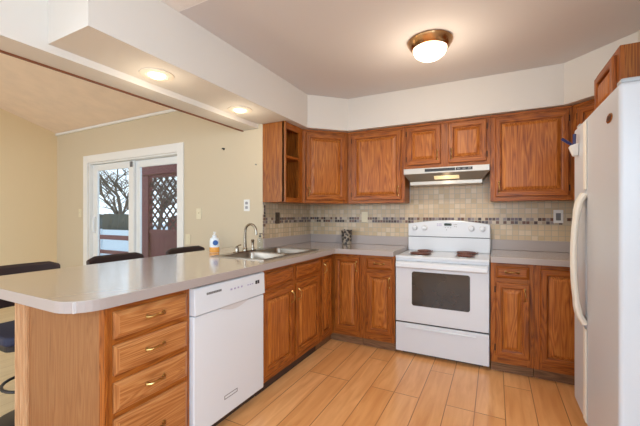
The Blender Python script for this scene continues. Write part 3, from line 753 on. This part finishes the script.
# ------------------------------------------------------------------ ceiling lamps
dl = thing('ceiling_light', 'brass flush-mount ceiling light with lit white glass dome', 'ceiling light', (1.60, -1.14, CEIL-.0005))
MB().lathe([(.150, 0), (.154, -.008), (.150, -.018), (.136, -.040), (.124, -.056), (.118, -.058), (.115, -.050), (.10, -.01)], 40).build('pan', M['brass_dark'], dl, smooth=True)
MB().lathe([(.114, -.050), (.114, -.068), (.102, -.094), (.074, -.116), (.036, -.128), (.006, -.130)], 36).build('glass_dome', M['dome'], dl, smooth=True)
MB().lathe([(.008, -.129), (.008, -.133), (.004, -.136)], 12).build('finial', M['brass'], dl, smooth=True)
pl = bpy.data.lights.new('dome_bulb', 'SPOT'); pl.spot_size = R(160); pl.spot_blend = .7; pl.energy = 25; pl.color = (1, .88, .72); pl.shadow_soft_size = .12
po = bpy.data.objects.new('dome_bulb', pl); COL.objects.link(po); po.parent = dl; po.location = (0, 0, -.20)
pl = bpy.data.lights.new('dome_bulb', 'POINT'); pl.energy = 8; pl.color = (1, .84, .64); pl.shadow_soft_size = .12
po = bpy.data.objects.new('dome_bulb', pl); COL.objects.link(po); po.parent = dl; po.location = (0, 0, -.32)
def downlight(label, x, y):
    d = thing('recessed_light', label, 'ceiling light', (x, y, SZ), 0, 'recessed lights in the soffit')
    MB().lathe([(.102, -.0005), (.100, -.006), (.066, -.010), (.058, -.004), (.058, -.001)], 36).build('trim_ring', M['lamp_trim'], d, smooth=True)
    MB().lathe([(.054, -.001), (.052, -.010), (.036, -.020), (.012, -.025)], 28).build('bulb', M['lamp'], d, smooth=True)
    s = bpy.data.lights.new('lamp_glow', 'POINT'); s.energy = 1.6; s.color = (1, .86, .66); s.shadow_soft_size = .06
    so = bpy.data.objects.new('lamp_glow', s); COL.objects.link(so); so.parent = d; so.location = (0, 0, -.16)
downlight('lit recessed light in the soffit over the peninsula end, the nearer one', .113, -2.188)
downlight('lit recessed light in the soffit over the sink, the farther one', .101, -1.395)

# ------------------------------------------------------------------ outlets, switches, wall bits
def plate(name, label, loc, rz, m, kind, cat='outlet'):
    p = thing(name, label, cat, loc, rz)
    MB().box(-.036, .036, -.006, -.0005, -.058, .058).build('cover_plate', m, p, bevel=.002)
    if kind == 'outlet':
        for z in (-.022, .022): MB().prism_y(rrect(-.016, .016, z-.014, z+.014, .007), -.0085, -.006).box(-.007, -.004, -.009, -.0085, z-.005, z+.006).box(.004, .007, -.009, -.0085, z-.005, z+.006).build('socket', M['grey_print'] if m is M['white_plate'] else m, p)
    if kind == 'switch': MB().box(-.006, .006, -.015, -.006, -.004, .014).build('toggle', m, p, bevel=.002)
    if kind == 'screen':
        MB().box(-.018, .018, -.0085, -.006, -.034, .030).build('dark_socket', M['grey_line'], p, bevel=.002)
    return p
plate('wall_outlet', 'bronze outlet plate on the left tile wall under the open shelves', (e+.001, -.715, 1.217), R(90), M['bronze_plate'], 'outlet')
plate('wall_outlet', 'cream outlet plate on the back tile wall above the utensil cup', (.707, -e-.001, 1.225), 0, M['cream_plate'], 'outlet')
plate('wall_outlet', 'white outlet plate with dark center beside the refrigerator', (2.50, -e-.001, 1.235), 0, M['white_plate'], 'screen')
plate('wall_outlet', 'white outlet plate on the cream wall just above the faucet', (-.193, YS-.0005, 1.345), 0, M['white_plate'], 'outlet')
plate('light_switch', 'cream light switch on the wall right of the glass door', (-.86, YS-.0005, 1.262), 0, M['cream_plate'], 'switch', 'switch')
plate('light_switch', 'cream light switch on the wall left of the glass door', (-3.19, YS-.0005, 1.275), 0, M['cream_plate'], 'switch', 'switch')
plate('wall_outlet', 'cream outlet low on the wall right of the glass door', (-1.03, YS-.0005, .975), 0, M['cream_plate'], 'outlet')
hk = MB().lathe([(.012, 0), (.012, .004), (.005, .006), (.005, .02), (.009, .024)], 12, axis='y').build('wall_hook', M['dark_plastic'], loc=(-.498, YS-.0005, 1.936), smooth=True)
tag(hk, 'dark screw hook high on the cream wall below the header', 'hook')
hk = MB().lathe([(.004, 0), (.004, .012), (.007, .014)], 10, axis='y').build('nail', M['grey_line'], loc=(-.075, YS-.0005, 1.744), smooth=True)
tag(hk, 'small nail in the cream wall beside the open shelf cabinet', 'nail')

# ------------------------------------------------------------------ counter stools on the dining side
def make_stool(label, y, rz=0):
    s = thing('counter_stool', label, 'stool', (-.50, y, 0), rz, None)
    # backrest gently curved, at local x = -.2
    vs, fs = [], []; n = 8
    for j in range(n+1):
        t = j/n*2-1; yy = t*.222; bx = -.205+.030*(t*t)
        top = .935-.022*max(0, abs(t)-.72)**2/.078*1.0
        for (dx, z) in ((-.022, .675), (.022, .675), (.018, top-.012), (0.0, top), (-.020, top-.012)): vs.append((bx+dx-(.02 if z > .8 else 0), yy, z))
    for j in range(n):
        for k in range(5): fs.append((j*5+k, j*5+(k+1) % 5, (j+1)*5+(k+1) % 5, (j+1)*5+k))
    fs.append((4, 3, 2, 1, 0)); fs.append(tuple(n*5+k for k in range(5)))
    MB().add(vs, fs).build('backrest', M['leather'], s, bevel=.006, smooth=True)
    MB().prism(rrect(-.20, .20, -.205, .205, .05), .535, .585).build('seat', M['navy'], s, bevel=.015, seg=3)
    MB().prism(rrect(-.19, .19, -.195, .195, .04), .505, .5345).build('seat_frame', M['black_metal'], s)
    for yy in (-.175, .175): MB().tube([(-.19, yy, .51), (-.212, yy, .60), (-.212, yy, .72)], .011, 8).build('back_support', M['black_metal'], s, smooth=True)
    MB().lathe([(.05, .5045), (.035, .49), (.027, .47), (.027, .05), (.04, .03)], 18).build('column', M['black_metal'], s, smooth=True)
    MB().lathe([(.205, 0), (.205, .012), (.17, .022), (.05, .032), (.028, .05)], 32).build('base', M['black_metal'], s, smooth=True)
    MB().tube([(.15*math.cos(R(k*15)), .15*math.sin(R(k*15)), .24) for k in range(25)], .009, 8).build('footrest', M['black_metal'], s, smooth=True)
    return s
st = make_stool('dark brown stool with navy seat at the near end of the peninsula', -2.575)
for y, lb in ((-1.95, 'dark brown stool back rising behind the countertop before the left door pane'), (-1.265, 'dark brown stool back rising behind the countertop nearest the soap bottle')):
    q = copy_tree(st); q.location.y = y; q['label'] = lb
    
# ------------------------------------------------------------------ outside the glass door
g = MB().box(-60, 8, .2, 60, -.75, -.70).build('ground', M['snow']); g['kind'] = 'structure'
MB_d = MB()
for k in range(22): MB_d.box(-8, -.2, -.80+k*.10, -.80+k*.10+.093, -.13, -.10)
dk = MB_d.build('floor_deck', M['deck_floor']); dk['kind'] = 'structure'
dk2 = MB().box(-8, -.2, -.80, 1.39, -.72, -.131).build('floor_deck_base', M['deck_red']); dk2['kind'] = 'structure'
ls = thing('lattice_screen', 'dark red deck screen with lattice top outside the glass door', 'screen', (-3.95, .60, -.10))
MB().box(-.08, .11, -.05, .05, 0, 2.10).build('post', M['deck_red'], ls, bevel=.004)
MB().box(1.32, 1.43, -.05, .05, 0, 2.10).build('post', M['deck_red'], ls, bevel=.004)
MB().box(.11, 1.32, -.035, .035, 1.0, 1.07).box(.11, 1.32, -.035, .035, 2.05, 2.098).build('rail', M['deck_red'], ls)
lt = MB(); X0, X1, Z0, Z1 = .11, 1.32, 1.07, 2.05
def strip(c, sgn, y, hw=.019):
    # line z = sgn*x + c clipped to the rectangle
    pts = []
    for x in (X0, X1):
        z = sgn*x+c
        if Z0 <= z <= Z1: pts.append((x, z))
    for z in (Z0, Z1):
        x = (z-c)*sgn
        if X0 < x < X1: pts.append((x, z))
    if len(pts) < 2: return
    pts.sort(); (xa, za), (xb, zb) = pts[0], pts[-1]
    if math.hypot(xb-xa, zb-za) < .03: return
    nx, nz = -sgn*hw*.707, hw*.707
    lt.prism_y([(xa-nx, za-nz), (xb-nx, zb-nz), (xb+nx, zb+nz), (xa+nx, za+nz)], y, y+.008)
pitch = .168
k = -30
while k < 60:
    strip(Z0-X1+k*pitch, 1, -.010); strip(Z0+k*pitch, -1, .001); k += 1
lt.build('lattice', M['lattice'], ls)
bd = MB()
for k in range(9): bd.box(.112+k*.134, .112+k*.134+.131, -.012, .012, .06, 1.0)
bd.build('board_panel', M['deck_red'], ls)
MB().box(-.09, 2.0, -.09, .09, 2.101, 2.32).build('top_beam', M['deck_red'], ls, bevel=.006)
rl = thing('deck_railing', 'dark red deck railing with two rails outside the left door pane', 'railing', (-5.6, .62, -.10))
MB().box(-.12, -.01, -.05, .05, 0, 1.12).build('post', M['deck_red'], rl, bevel=.004)
MB().box(-.01, 1.56, -.03, .03, .83, .92).build('rail', M['deck_red'], rl)
MB().box(-.01, 1.56, -.03, .03, .53, .60).build('rail', M['deck_red'], rl)
MB().box(-.01, 1.56, -.03, .03, .10, .17).build('rail', M['deck_red'], rl)
pf = thing('pale_fence', 'pale board fence beyond the deck railing', 'fence', (-11.5, 5.0, -.70))
MB().box(-4.5, 4.0, 0, .05, 0, 1.30).build('board_panel', M['pale_fence'], pf)
for x in (-4.2, -1.8, .6, 3.0): MB().box(x, x+.1, -.06, -.0005, 0, 1.33).build('post', M['pale_fence'], pf)
hg = MB(); random.seed(3)
vs = []; nx_, nz_ = 40, 5
for i in range(nx_):
    x = -20+7.6*i/(nx_-1)
    tz = 1.22+.10*random.random()
    vs += [(x, 6.2+.1*random.random(), -.70), (x, 6.1+.15*random.random(), .4), (x, 6.25+.1*random.random(), tz), (x, 6.7, tz-.05), (x, 6.9, -.70)]
fs = [(i*5+k_, i*5+k_+1, (i+1)*5+k_+1, (i+1)*5+k_) for i in range(nx_-1) for k_ in range(4)]
hgo = hg.add(vs, fs).build('hedge', M['hedge']); tag(hgo, 'dark clipped hedge behind the pale fence outside', 'hedge')
sh = thing('garden_shed', 'dark red garden shed seen beside the lattice post', 'shed', (-12.3, 7.6, -.70))
MB().box(0, 1.9, 0, 1.8, 0, 1.75).build('wall', M['shed'], sh)
MB().prism_x([(-.15, 1.72), (1.95, 1.72), (.9, 2.0)], -.15, 2.05).build('roof', M['lattice'], sh)
def tree(label, loc, h, seed):
    random.seed(seed)
    t = thing('bare_tree', label, 'tree', loc)
    tr, br = MB(), MB()
    def grow(p, d, L, r, lv, mb):
        pts = [p]; q = p.copy(); dd = d.copy(); n = 4
        for i in range(n):
            dd = (dd+Vector((random.uniform(-.22, .22), random.uniform(-.22, .22), random.uniform(-.1, .16)))).normalized()
            q = q+dd*(L/n); pts.append(q.copy())
        mb.tube(pts, [r*(1-.45*i/n) for i in range(n+1)], 5 if lv else 8)
        if lv >= 4: return
        for c in range(5 if lv < 3 else 3):
            i = random.randint(1 if lv else 2, n); a = random.uniform(0, 6.283)
            s = Vector((math.cos(a), math.sin(a), random.uniform(-.05, .6))).normalized()
            grow(pts[i], (dd*.45+s*.85).normalized(), L*random.uniform(.55, .78), r*.52, lv+1, br)
    grow(Vector((0, 0, 0)), Vector((0, 0, 1)), h*.42, h*.022, 0, tr)
    tr.build('trunk', M['bark'], t, smooth=True); br.build('branches', M['bark'], t)
tree('bare branching tree beyond the hedge filling the left door pane', (-19.0, 9.4, -.70), 7.5, 11)
tree('bare tree beyond the hedge behind the middle of the glass door', (-14.9, 8.8, -.70), 6.4, 5)
